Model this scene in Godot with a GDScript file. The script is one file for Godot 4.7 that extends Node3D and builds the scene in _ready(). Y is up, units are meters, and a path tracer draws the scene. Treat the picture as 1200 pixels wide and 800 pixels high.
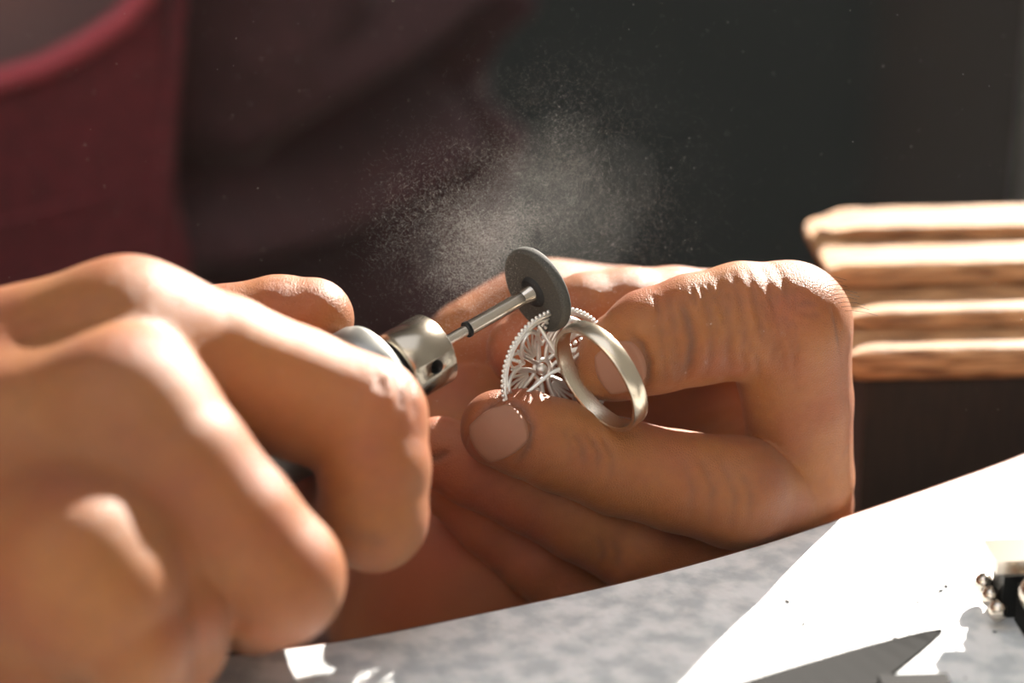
extends Node3D
# A jeweller polishing a filigree ring with a rotary handpiece, seen over the bench from the customer's side.

const FPX := 2725.0            # focal length in pixels of a 1200 x 800 frame
const FOCUS := 0.42
const PITCH := 0.384           # camera looks down 22 degrees
const BENCH_Y := 0.95
var eye: Vector3
var fwd: Vector3
var up: Vector3
var rng := RandomNumberGenerator.new()
var M := {}
var used_names := {}

# ------------------------------------------------------------------ helpers
func P(px: float, py: float, d: float) -> Vector3:      # a point of the place, measured from the photograph and its distance
	return eye + d * (fwd + Vector3.RIGHT * ((px - 600.0) / FPX) + up * ((400.0 - py) / FPX))

func V(x: float, y: float, z: float) -> Vector3:        # x right, y up, z towards the camera
	return Vector3.RIGHT * x + up * y - fwd * z

func on_bench(px: float, py: float) -> Vector3:
	var dir := fwd + Vector3.RIGHT * ((px - 600.0) / FPX) + up * ((400.0 - py) / FPX)
	return eye + dir * ((BENCH_Y - eye.y) / dir.y)

func numbered(called: String) -> String:
	var n: int = used_names.get(called, 0)
	used_names[called] = n + 1
	return called if n == 0 else "%s_%03d" % [called, n]

func tag(o: Node3D, label: String, category: String, group := "") -> Node3D:
	o.set_meta("label", label)
	o.set_meta("category", category)
	if group:
		o.set_meta("group", group)
	return o

func thing(called: String, label: String, category: String, at := Vector3.ZERO, group := "") -> Node3D:
	var o := Node3D.new()
	o.name = numbered(called)
	add_child(o, true)
	o.position = at
	return tag(o, label, category, group)

func put(called: String, mesh: Mesh, m: Material, parent: Node3D = self) -> MeshInstance3D:
	var o := MeshInstance3D.new()
	o.name = numbered(called) if parent == self else called
	o.mesh = mesh
	o.material_override = m
	parent.add_child(o, true)
	# shapes are laid out in world coordinates: bring them to the thing's own place
	if parent != self:
		var root := parent
		var off := Vector3.ZERO
		while root != self and root is Node3D:
			off += root.position
			root = root.get_parent()
		o.position = -off
	return o

func struct(o: Node3D) -> Node3D:
	o.set_meta("kind", "structure")
	return o

func box_mesh(lo: Vector3, hi: Vector3) -> ArrayMesh:
	var st := SurfaceTool.new()
	st.begin(Mesh.PRIMITIVE_TRIANGLES)
	add_box(st, lo, hi)
	return st.commit()

func tri(st: SurfaceTool, a: Vector3, b: Vector3, c: Vector3) -> void:
	st.add_vertex(a); st.add_vertex(b); st.add_vertex(c)

func add_box(st: SurfaceTool, lo: Vector3, hi: Vector3) -> void:
	add_hex(st, Transform3D(Basis.IDENTITY, (lo + hi) / 2.0), (hi - lo) / 2.0, 0.0)

func add_hex(st: SurfaceTool, t: Transform3D, h: Vector3, bev: float) -> void:   # a box, its edges chamfered by bev
	st.set_smooth_group(-1)
	if bev <= 0.0:
		for ax in 3:
			for s in [-1.0, 1.0]:
				var n := Vector3.ZERO; n[ax] = s
				var u := Vector3.ZERO; u[(ax + 1) % 3] = s
				var w := Vector3.ZERO; w[(ax + 2) % 3] = 1.0
				var a := t * ((n + u + w) * h)
				var b := t * ((n + u - w) * h)
				var c := t * ((n - u - w) * h)
				var d := t * ((n - u + w) * h)
				st.set_normal((t.basis * n).normalized())
				tri(st, a, b, c); tri(st, a, c, d)
		return
	var bx := BoxMesh.new()
	bx.size = h * 2.0
	st.append_from(bx, 0, t)

func lathe(base: Vector3, axis: Vector3, prof: Array, seg := 64, close := true) -> ArrayMesh:
	# prof: Vector2(t, r) in metres along axis. A doubled point makes a hard edge.
	axis = axis.normalized()
	var u := axis.cross(Vector3.UP if absf(axis.y) < 0.9 else Vector3.RIGHT).normalized()
	var w := axis.cross(u).normalized()
	var vs := PackedVector3Array(); var ns := PackedVector3Array(); var ix := PackedInt32Array()
	for k in prof.size() - 1:
		var p: Vector2 = prof[k]; var q: Vector2 = prof[k + 1]
		if p.distance_to(q) < 1e-7:
			continue
		var nn := Vector2(-(q.y - p.y), q.x - p.x).normalized()   # (along axis, radial)
		var n0 := nn; var n1 := nn
		if k > 0:
			var o: Vector2 = prof[k - 1]
			if o.distance_to(p) > 1e-7:
				var m := Vector2(-(p.y - o.y), p.x - o.x).normalized()
				if m.dot(nn) > 0.5: n0 = (m + nn).normalized()
		if k + 2 < prof.size():
			var o2: Vector2 = prof[k + 2]
			if o2.distance_to(q) > 1e-7:
				var m2 := Vector2(-(o2.y - q.y), o2.x - q.x).normalized()
				if m2.dot(nn) > 0.5: n1 = (m2 + nn).normalized()
		var first := vs.size()
		for i in seg + 1:
			var a := TAU * i / seg
			var d := u * cos(a) + w * sin(a)
			vs.append(base + axis * p.x + d * p.y); ns.append((axis * n0.x + d * n0.y).normalized())
			vs.append(base + axis * q.x + d * q.y); ns.append((axis * n1.x + d * n1.y).normalized())
		for i in seg:
			var b := first + i * 2
			ix.append_array([b, b + 2, b + 1, b + 1, b + 2, b + 3])
	return arr_mesh(vs, ns, ix)

func arr_mesh(vs: PackedVector3Array, ns: PackedVector3Array, ix: PackedInt32Array, cols := PackedColorArray(), uvs := PackedVector2Array()) -> ArrayMesh:
	# every triangle turned so that its front (clockwise) side is the one its normals point to
	for k in range(0, ix.size(), 3):
		var a := ix[k]; var b := ix[k + 1]; var c := ix[k + 2]
		if (vs[b] - vs[a]).cross(vs[c] - vs[a]).dot(ns[a] + ns[b] + ns[c]) > 0.0:
			ix[k + 1] = c; ix[k + 2] = b
	var A := []
	A.resize(Mesh.ARRAY_MAX)
	A[Mesh.ARRAY_VERTEX] = vs; A[Mesh.ARRAY_NORMAL] = ns; A[Mesh.ARRAY_INDEX] = ix
	if cols.size(): A[Mesh.ARRAY_COLOR] = cols
	if uvs.size(): A[Mesh.ARRAY_TEX_UV] = uvs
	var m := ArrayMesh.new()
	m.add_surface_from_arrays(Mesh.PRIMITIVE_TRIANGLES, A)
	return m

class Soup:                                            # collects tubes, balls and grids into one mesh
	var vs := PackedVector3Array()
	var ns := PackedVector3Array()
	var ix := PackedInt32Array()
	func tube(pts: Array, r: float, seg := 8, closed := false, taper := false, flat := Vector3.ZERO, wide := 1.0) -> void:
		var n := pts.size()
		var first := vs.size()
		var prev := Vector3.ZERO
		for i in n:
			var a: Vector3 = pts[(i - 1 + n) % n] if closed or i > 0 else pts[i]
			var b: Vector3 = pts[(i + 1) % n] if closed or i < n - 1 else pts[i]
			var t := (b - a).normalized()
			var u := prev
			if flat != Vector3.ZERO:
				u = flat
			elif i == 0:
				u = t.cross(Vector3.UP if absf(t.y) < 0.9 else Vector3.RIGHT)
			u = (u - t * u.dot(t)).normalized()
			prev = u
			var w := t.cross(u)
			var rr := r
			if taper:
				rr = r * (1.0 - 0.85 * absf(2.0 * i / maxf(1.0, n - 1) - 1.0) ** 3)
			for k in seg:
				var an := TAU * k / seg
				var d := u * cos(an) + w * sin(an) * wide
				vs.append(pts[i] + d * rr)
				ns.append((u * cos(an) * wide + w * sin(an)).normalized())
		for i in (n if closed else n - 1):
			for k in seg:
				var p := first + i * seg + k
				var q := first + i * seg + (k + 1) % seg
				var p2 := first + ((i + 1) % n) * seg + k
				var q2 := first + ((i + 1) % n) * seg + (k + 1) % seg
				ix.append_array([p, q, p2, q, q2, p2])
		if not closed:
			for e in [0, n - 1]:
				var c := vs.size()
				var dir: Vector3 = ((pts[0] - pts[1]) if e == 0 else (pts[n - 1] - pts[n - 2])).normalized()
				vs.append(pts[e] + dir * r * 0.3); ns.append(dir)
				for k in seg:
					ix.append_array([c, first + e * seg + k, first + e * seg + (k + 1) % seg])
	func ball(c: Vector3, r: float, rings := 5, seg := 8, squash := Vector3.ONE) -> void:
		var first := vs.size()
		for i in rings + 1:
			var t := PI * i / rings
			for k in seg:
				var a := TAU * k / seg
				var d := Vector3(sin(t) * cos(a), cos(t), sin(t) * sin(a))
				vs.append(c + d * squash * r); ns.append((d / squash).normalized())
		for i in rings:
			for k in seg:
				var p := first + i * seg + k
				var q := first + i * seg + (k + 1) % seg
				ix.append_array([p, q, p + seg, q, q + seg, p + seg])

func soup_mesh(s: Soup) -> ArrayMesh:
	return arr_mesh(s.vs, s.ns, s.ix)

func smooth_normals(vs: PackedVector3Array, ix: PackedInt32Array, hint: PackedVector3Array) -> PackedVector3Array:
	var ns := PackedVector3Array()
	ns.resize(vs.size())
	for k in range(0, ix.size(), 3):
		var a := ix[k]; var b := ix[k + 1]; var c := ix[k + 2]
		var n := (vs[b] - vs[a]).cross(vs[c] - vs[a])
		if n.dot(hint[a]) < 0.0: n = -n
		ns[a] += n; ns[b] += n; ns[c] += n
	for k in ns.size():
		ns[k] = ns[k].normalized() if ns[k].length_squared() > 1e-20 else hint[k]
	return ns

# ------------------------------------------------------------------ flesh: capsules, smooth minimum, surface nets
class Flesh:
	const FAR := 1.0
	var a := PackedVector3Array()
	var ba := PackedVector3Array()
	var il := PackedFloat32Array()
	var ra := PackedFloat32Array()
	var rd := PackedFloat32Array()
	var palm := PackedInt32Array()
	var fingers := []                                 # arrays of bone numbers, root first
	var roots := []                                   # how softly each finger's root joins the palm
	var kp := 0.010
	func bone(p: Vector3, q: Vector3, r0: float, r1: float) -> int:
		a.append(p); ba.append(q - p); il.append(1.0 / maxf((q - p).length_squared(), 1e-12)); ra.append(r0); rd.append(r1 - r0)
		return a.size() - 1
	func flesh(p: Vector3, q: Vector3, r0: float, r1: float) -> void:
		palm.append(bone(p, q, r0, r1))
	func finger(joints: Array, root_k := 0.008) -> void:   # joints: [point, radius]
		var f := PackedInt32Array()
		for i in joints.size() - 1:
			f.append(bone(joints[i][0], joints[i + 1][0], joints[i][1], joints[i + 1][1]))
		fingers.append(f); roots.append(root_k)
	func d1(i: int, p: Vector3) -> float:
		var pa := p - a[i]
		var h := clampf(pa.dot(ba[i]) * il[i], 0.0, 1.0)
		return (pa - ba[i] * h).length() - ra[i] - rd[i] * h
	func sm(x: float, y: float, k: float) -> float:
		var h := maxf(k - absf(x - y), 0.0)
		return minf(x, y) - h * h / (4.0 * k)
	func at(p: Vector3, pl: PackedInt32Array, fl: Array, rl: Array) -> float:
		var pd := FAR
		for i in pl:
			var pa := p - a[i]
			var t := clampf(pa.dot(ba[i]) * il[i], 0.0, 1.0)
			var d := (pa - ba[i] * t).length() - ra[i] - rd[i] * t
			var h := kp - absf(pd - d)
			pd = minf(pd, d)
			if h > 0.0: pd -= h * h / (4.0 * kp)
		var res := pd
		for n in fl.size():
			var f: PackedInt32Array = fl[n]
			var g := FAR
			var last := FAR
			for j in f.size():
				var d := FAR
				var i := f[j]
				if i >= 0:
					var pa := p - a[i]
					var t := clampf(pa.dot(ba[i]) * il[i], 0.0, 1.0)
					d = (pa - ba[i] * t).length() - ra[i] - rd[i] * t
				var q := minf(d, last)
				var h := 0.0012 - absf(d - last)
				if h > 0.0: q -= h * h / 0.0048
				if j == 0:
					q = sm(d, pd, rl[n])
				g = minf(g, q)
				last = d
			var hh := 0.0009 - absf(res - g)
			res = minf(res, g)
			if hh > 0.0: res -= hh * hh / 0.0036
		return res
	func full(p: Vector3) -> float:
		return at(p, palm, fingers, roots)
	func grad(p: Vector3) -> Vector3:
		var e := 0.0003
		return Vector3(full(p + Vector3(e, 0, 0)) - full(p - Vector3(e, 0, 0)), full(p + Vector3(0, e, 0)) - full(p - Vector3(0, e, 0)), full(p + Vector3(0, 0, e)) - full(p - Vector3(0, 0, e))).normalized()
	func hit(from: Vector3, dir: Vector3, start: float, longest: float) -> Vector3:
		var t := start
		for i in 200:
			var d := full(from + dir * t)
			if d < 0.00003: return from + dir * t
			t += d * 0.9
			if t > longest: break
		return Vector3.INF
	func mesh_into(cell: float, vs: PackedVector3Array, ns: PackedVector3Array, ix: PackedInt32Array) -> void:
		var lo := Vector3.INF
		var hi := -Vector3.INF
		for i in a.size():
			for q in [a[i], a[i] + ba[i]]:
				var r := Vector3.ONE * (maxf(ra[i], ra[i] + rd[i]) + 0.004)
				lo = lo.min(q - r); hi = hi.max(q + r)
		var B := 8
		var nb := Vector3i(((hi - lo) / (cell * B)).ceil()) + Vector3i.ONE
		var nx := nb.x * B; var ny := nb.y * B; var nz := nb.z * B
		var grid := PackedFloat32Array(); grid.resize(nx * ny * nz); grid.fill(0.5)
		var vid := PackedInt32Array(); vid.resize(nx * ny * nz); vid.fill(-1)
		var half := cell * B * 0.5
		var R := half * 1.7321
		var live := []
		for bz in nb.z:
			for by in nb.y:
				for bx in nb.x:
					var o := Vector3(bx, by, bz) * (cell * B) + lo
					var c := o + Vector3.ONE * half
					var dmin := FAR
					var ds := PackedFloat32Array(); ds.resize(a.size())
					for i in a.size():
						ds[i] = d1(i, c)
						dmin = minf(dmin, ds[i])
					if dmin > R + 0.006: continue
					var lim := dmin + 2.0 * R + 0.011
					var pl := PackedInt32Array()
					for i in palm:
						if ds[i] < lim: pl.append(i)
					var fl := []
					var rl := []
					for n in fingers.size():
						var some := false
						var f: PackedInt32Array = fingers[n]
						var g := PackedInt32Array(); g.resize(f.size())
						for j in f.size():
							g[j] = f[j] if ds[f[j]] < lim else -1
							some = some or g[j] >= 0
						if some:
							fl.append(g); rl.append(roots[n])
					var dc := at(c, pl, fl, rl)
					if absf(dc) > R + cell * 1.5:
						if dc < 0.0:
							for z in B:
								for y in B:
									var s := ((bz * B + z) * ny + by * B + y) * nx + bx * B
									for x in B: grid[s + x] = -0.5
						continue
					live.append(Vector3i(bx, by, bz))
					for z in B:
						for y in B:
							var s := ((bz * B + z) * ny + by * B + y) * nx + bx * B
							var p := o + Vector3(0, y, z) * cell
							for x in B:
								grid[s + x] = at(p, pl, fl, rl)
								p.x += cell
		var sy := nx
		var sz := nx * ny
		var offs := PackedInt32Array([0, 1, sy, sy + 1, sz, sz + 1, sz + sy, sz + sy + 1])
		var ea := PackedInt32Array([0, 2, 4, 6, 0, 1, 4, 5, 0, 1, 2, 3])
		var eb := PackedInt32Array([1, 3, 5, 7, 2, 3, 6, 7, 4, 5, 6, 7])
		var corner := PackedVector3Array()
		for k in 8: corner.append(Vector3(k & 1, (k >> 1) & 1, k >> 2))
		var cells := PackedInt32Array()
		var base := vs.size()
		var v8 := PackedFloat32Array(); v8.resize(8)
		for b in live:
			for z in B:
				for y in B:
					for x in B:
						var X: int = b.x * B + x; var Y: int = b.y * B + y; var Z: int = b.z * B + z
						if X >= nx - 1 or Y >= ny - 1 or Z >= nz - 1: continue
						var s := (Z * ny + Y) * nx + X
						var neg := 0
						for k in 8:
							v8[k] = grid[s + offs[k]]
							if v8[k] < 0.0: neg += 1
						if neg == 0 or neg == 8: continue
						var sum := Vector3.ZERO
						var cnt := 0
						for e in 12:
							var fa := v8[ea[e]]; var fb := v8[eb[e]]
							if (fa < 0.0) != (fb < 0.0):
								sum += corner[ea[e]].lerp(corner[eb[e]], fa / (fa - fb))
								cnt += 1
						var g := Vector3(v8[1] + v8[3] + v8[5] + v8[7] - v8[0] - v8[2] - v8[4] - v8[6], v8[2] + v8[3] + v8[6] + v8[7] - v8[0] - v8[1] - v8[4] - v8[5], v8[4] + v8[5] + v8[6] + v8[7] - v8[0] - v8[1] - v8[2] - v8[3])
						vid[s] = vs.size()
						vs.append(lo + (Vector3(X, Y, Z) + sum / cnt) * cell)
						ns.append(g.normalized())
						cells.append(s)
		for s in cells:
			var f0 := grid[s]
			for ax in 3:
				var f1 := grid[s + [1, sy, sz][ax]]
				if (f0 < 0.0) == (f1 < 0.0): continue
				var u: int = [sy, sz, 1][ax]
				var w: int = [sz, 1, sy][ax]
				if s - u - w < 0: continue
				var q0 := vid[s]; var q1 := vid[s - u]; var q2 := vid[s - u - w]; var q3 := vid[s - w]
				if q0 < 0 or q1 < 0 or q2 < 0 or q3 < 0: continue
				ix.append_array([q0, q1, q2, q0, q2, q3])

var grime := {}                                       # dirt worked into the creases, by vertex
func grooves(fl: Flesh, vs: PackedVector3Array, ns: PackedVector3Array, first: int, lines: Array) -> void:
	# lines: [width mm, depth mm (below 0 a ridge), taper, pixel points ...] pressed into the skin
	for l in lines:
		var w: float = l[0] * 0.001
		var dep: float = l[1] * 0.0017
		var pts := []
		for k in range(2, l.size()):
			var dir := (P(l[k].x, l[k].y, 1.0) - eye)
			var len1 := dir.length()
			var h := fl.hit(eye, dir / len1, 0.3, 0.6)
			if h != Vector3.INF: pts.append(h)
		if pts.size() < 2: continue
		var c := Vector3.ZERO
		for p in pts: c += p
		c /= pts.size()
		var reach := w * 3.0
		for p in pts: reach = maxf(reach, c.distance_to(p) + w * 3.0)
		var n := pts.size() - 1
		for i in range(first, vs.size()):
			var v := vs[i]
			if v.distance_squared_to(c) > reach * reach: continue
			var best := 1.0
			var where := 0.0
			for k in n:
				var q := Geometry3D.get_closest_point_to_segment(v, pts[k], pts[k + 1])
				var d := q.distance_to(v)
				if d < best:
					best = d
					where = (k + q.distance_to(pts[k]) / maxf(pts[k].distance_to(pts[k + 1]), 1e-6)) / n
			if best > w * 3.0: continue
			var fade := sqrt(clampf(sin(PI * clampf(where, 0.02, 0.98)) * 1.4, 0.0, 1.0))
			var press: float = fade * exp(-best * best / (w * w))
			vs[i] = v - ns[i] * dep * press
			grime[i] = maxf(grime.get(i, 0.0), press * clampf(l[1] * 1.6, 0.15, 0.75))

# ------------------------------------------------------------------ materials
func noise_tex(kind: int, freq: float, seed_: int, octaves := 4, size := 512, ramp: Gradient = null, fractal := FastNoiseLite.FRACTAL_FBM) -> NoiseTexture2D:
	var n := FastNoiseLite.new()
	n.noise_type = kind
	n.frequency = freq
	n.seed = seed_
	n.fractal_type = fractal
	n.fractal_octaves = octaves
	if kind == FastNoiseLite.TYPE_CELLULAR:
		n.cellular_return_type = FastNoiseLite.RETURN_DISTANCE2_SUB
	var t := NoiseTexture2D.new()
	t.width = size; t.height = size
	t.seamless = true
	t.noise = n
	if ramp: t.color_ramp = ramp
	return t

func ramp(cols: Array, offs: Array) -> Gradient:
	var g := Gradient.new()
	g.offsets = PackedFloat32Array(offs)
	g.colors = PackedColorArray(cols)
	return g

func mat(name_: String, c: Color, rough := 0.6, metal := 0.0) -> StandardMaterial3D:
	var m := StandardMaterial3D.new()
	m.resource_name = name_
	m.albedo_color = c
	m.roughness = rough
	m.metallic = metal
	return m

func tri_map(m: StandardMaterial3D, scale: Vector3) -> void:
	m.uv1_triplanar = true
	m.uv1_world_triplanar = true
	m.uv1_scale = scale

func bumped(m: StandardMaterial3D, t: Texture2D, cm: float) -> void:
	m.heightmap_enabled = true
	m.heightmap_texture = t
	m.heightmap_scale = cm

func make_materials() -> void:
	var skin := mat("skin", Color(1, 1, 1), 0.46)
	skin.vertex_color_use_as_albedo = true
	skin.metallic_specular = 0.42
	skin.rim_enabled = true
	skin.rim = 0.12
	skin.rim_tint = 0.1
	skin.subsurf_scatter_enabled = true
	skin.subsurf_scatter_strength = 0.08
	tri_map(skin, Vector3.ONE * 60.0)
	bumped(skin, noise_tex(FastNoiseLite.TYPE_CELLULAR, 0.035, 5, 3, 1024), 0.018)
	M.skin = skin
	var nail := mat("nail", Color(0.58, 0.40, 0.31), 0.55)
	nail.metallic_specular = 0.35
	nail.subsurf_scatter_enabled = true
	nail.subsurf_scatter_strength = 0.08
	tri_map(nail, Vector3.ONE * 60.0)
	bumped(nail, noise_tex(FastNoiseLite.TYPE_SIMPLEX_SMOOTH, 0.02, 9, 3, 256), 0.006)
	M.nail = nail
	var steel := mat("steel", Color(0.78, 0.74, 0.69), 0.22, 1.0)
	M.steel = steel
	M.brushed = mat("brushed steel", Color(0.66, 0.62, 0.56), 0.24, 1.0)
	tri_map(M.brushed, Vector3(300, 300, 40))
	bumped(M.brushed, noise_tex(FastNoiseLite.TYPE_SIMPLEX, 0.05, 3, 3, 256), 0.0012)
	M.matte_metal = mat("satin metal", Color(0.62, 0.62, 0.60), 0.42, 0.9)
	M.dark_metal = mat("dark metal", Color(0.10, 0.105, 0.105), 0.4, 0.6)
	M.silver = mat("silver", Color(0.93, 0.92, 0.90), 0.42, 1.0)
	M.band = mat("satin silver", Color(0.80, 0.75, 0.67), 0.27, 1.0)
	tri_map(M.band, Vector3(200, 200, 200))
	bumped(M.band, noise_tex(FastNoiseLite.TYPE_SIMPLEX, 0.04, 13, 4, 256), 0.0015)
	var rubber := mat("rubber wheel", Color(0.30, 0.295, 0.27), 0.75)
	tri_map(rubber, Vector3.ONE * 120.0)
	rubber.albedo_texture = noise_tex(FastNoiseLite.TYPE_SIMPLEX, 0.03, 21, 5, 512, ramp([Color(0.72, 0.72, 0.72), Color(1, 1, 0.98)], [0.25, 0.8]))
	bumped(rubber, noise_tex(FastNoiseLite.TYPE_SIMPLEX, 0.12, 22, 3, 256), 0.004)
	M.rubber = rubber
	M.black = mat("black rubber", Color(0.03, 0.032, 0.03), 0.6)
	# bench: worn pale sheet metal
	var sheet := mat("worn sheet metal", Color(0.94, 0.94, 0.94), 0.6, 0.0)
	sheet.clearcoat_enabled = true
	sheet.clearcoat = 0.4
	sheet.clearcoat_roughness = 0.22
	tri_map(sheet, Vector3.ONE * 9.0)
	sheet.albedo_texture = noise_tex(FastNoiseLite.TYPE_SIMPLEX_SMOOTH, 0.012, 31, 6, 1024, ramp([Color(0.84, 0.86, 0.87), Color(0.94, 0.95, 0.95), Color(1, 1, 1)], [0.25, 0.5, 0.7]))
	sheet.roughness = 1.0
	sheet.roughness_texture = noise_tex(FastNoiseLite.TYPE_SIMPLEX_SMOOTH, 0.010, 32, 5, 1024, ramp([Color(0.45, 0.45, 0.45), Color(0.75, 0.75, 0.75)], [0.25, 0.75]))
	bumped(sheet, noise_tex(FastNoiseLite.TYPE_SIMPLEX_SMOOTH, 0.02, 33, 5, 1024), 0.02)
	M.sheet = sheet
	var wood := mat("pine wood", Color(0.82, 0.66, 0.50), 0.6)
	tri_map(wood, Vector3(5, 60, 60))
	wood.albedo_texture = noise_tex(FastNoiseLite.TYPE_SIMPLEX_SMOOTH, 0.02, 41, 5, 512, ramp([Color(0.5, 0.40, 0.30), Color(0.9, 0.83, 0.74), Color(1, 0.97, 0.93)], [0.2, 0.5, 0.8]))
	bumped(wood, noise_tex(FastNoiseLite.TYPE_SIMPLEX_SMOOTH, 0.03, 42, 4, 512), 0.03)
	M.wood = wood
	var dwood := mat("dark stained wood", Color(0.13, 0.085, 0.06), 0.6)
	tri_map(dwood, Vector3(40, 6, 40))
	dwood.albedo_texture = noise_tex(FastNoiseLite.TYPE_SIMPLEX_SMOOTH, 0.02, 43, 4, 512, ramp([Color(0.7, 0.7, 0.7), Color(1, 1, 1)], [0.3, 0.7]))
	M.dwood = dwood
	M.edge = mat("orange edge glint", Color(0.42, 0.24, 0.15), 0.4, 0.3)  # orange stands in for the rim reflection along the bench edge
	var cloth := mat("burgundy cotton", Color(0.41, 0.13, 0.165), 0.9)
	cloth.rim_enabled = true
	cloth.rim = 0.5
	cloth.rim_tint = 0.6
	tri_map(cloth, Vector3.ONE * 14.0)
	cloth.albedo_texture = noise_tex(FastNoiseLite.TYPE_SIMPLEX, 0.02, 51, 5, 512, ramp([Color(0.82, 0.8, 0.8), Color(1, 1, 1)], [0.25, 0.75]))
	bumped(cloth, noise_tex(FastNoiseLite.TYPE_SIMPLEX, 0.05, 52, 4, 512), 0.06)
	M.cloth = cloth
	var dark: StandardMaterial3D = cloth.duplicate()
	dark.resource_name = "shaded burgundy cotton"
	dark.albedo_color = Color(0.225, 0.10, 0.11)  # darker copy of the apron cloth: shade put into the colour
	M.shaded_cloth = dark
	var hem := mat("lit burgundy hem", Color(0.62, 0.26, 0.30), 0.9)  # lighter pink paints the light catching the rolled edge
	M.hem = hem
	M.shirt = mat("mauve brown shirt", Color(0.52, 0.40, 0.39), 0.9)
	tri_map(M.shirt, Vector3.ONE * 12.0)
	bumped(M.shirt, noise_tex(FastNoiseLite.TYPE_SIMPLEX, 0.03, 53, 4, 512), 0.08)
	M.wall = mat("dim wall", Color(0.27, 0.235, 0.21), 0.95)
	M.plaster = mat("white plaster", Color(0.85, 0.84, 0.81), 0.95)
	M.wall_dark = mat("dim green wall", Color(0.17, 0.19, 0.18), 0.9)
	M.floor = mat("floor boards", Color(0.25, 0.19, 0.14), 0.8)
	M.dust = mat("dust", Color(0.9, 0.88, 0.85), 1.0)
	M.blade = mat("burnished steel", Color(0.075, 0.075, 0.07), 0.65, 0.0)
	M.blade.metallic_specular = 0.2
	M.hair = mat("hair", Color(0.12, 0.08, 0.06), 0.5)

# ------------------------------------------------------------------ the scene
func _ready() -> void:
	rng.seed = 11
	var aim := Vector3(0, BENCH_Y + 0.036, 0)
	fwd = Vector3(0, -sin(PITCH), -cos(PITCH))
	up = Vector3(0, cos(PITCH), -sin(PITCH))
	eye = aim - fwd * FOCUS
	var cam := Camera3D.new()
	cam.name = "camera"
	add_child(cam)
	var lens := CameraAttributesPhysical.new()
	lens.frustum_focal_length = 12.0 / (400.0 / FPX)
	lens.frustum_focus_distance = 0.418
	lens.frustum_near = 0.02
	lens.frustum_far = 50.0
	lens.exposure_aperture = 8.0
	cam.attributes = lens
	cam.look_at_from_position(eye, aim)
	cam.fov = rad_to_deg(2.0 * atan(400.0 / FPX))
	cam.current = true
	var we := WorldEnvironment.new()
	we.name = "daylight"
	var env := Environment.new()
	env.background_mode = Environment.BG_SKY
	var sky := Sky.new()
	var sm := ProceduralSkyMaterial.new()
	sm.sky_top_color = Color(0.88, 0.89, 0.92)
	sm.sky_horizon_color = Color(0.93, 0.93, 0.92)
	sm.ground_bottom_color = Color(0.45, 0.42, 0.39)
	sm.ground_horizon_color = Color(0.62, 0.60, 0.57)
	sm.sun_angle_max = 0.0
	sky.sky_material = sm
	env.sky = sky
	env.background_energy_multiplier = 4.5
	env.tonemap_mode = Environment.TONE_MAPPER_LINEAR
	env.tonemap_exposure = 0.47
	env.sdfgi_enabled = true
	env.ssao_enabled = true
	env.ssil_enabled = true
	env.volumetric_fog_enabled = true
	env.volumetric_fog_density = 0.006
	env.volumetric_fog_albedo = Color(0.93, 0.95, 0.96)
	we.environment = env
	add_child(we)
	var sun := DirectionalLight3D.new()
	sun.name = "sun"
	sun.light_energy = 14.0
	sun.light_color = Color(1.0, 0.965, 0.92)
	sun.light_angular_distance = 0.6
	sun.shadow_enabled = true
	sun.sky_mode = DirectionalLight3D.SKY_MODE_LIGHT_ONLY
	add_child(sun)
	sun.look_at_from_position(Vector3(0.41, 0.43, -0.77), Vector3.ZERO)
	make_materials()
	build_room()
	build_bench()
	build_boards()
	build_person()
	build_handpiece()
	build_ring()
	build_bench_tools()
	build_dust()

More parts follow.
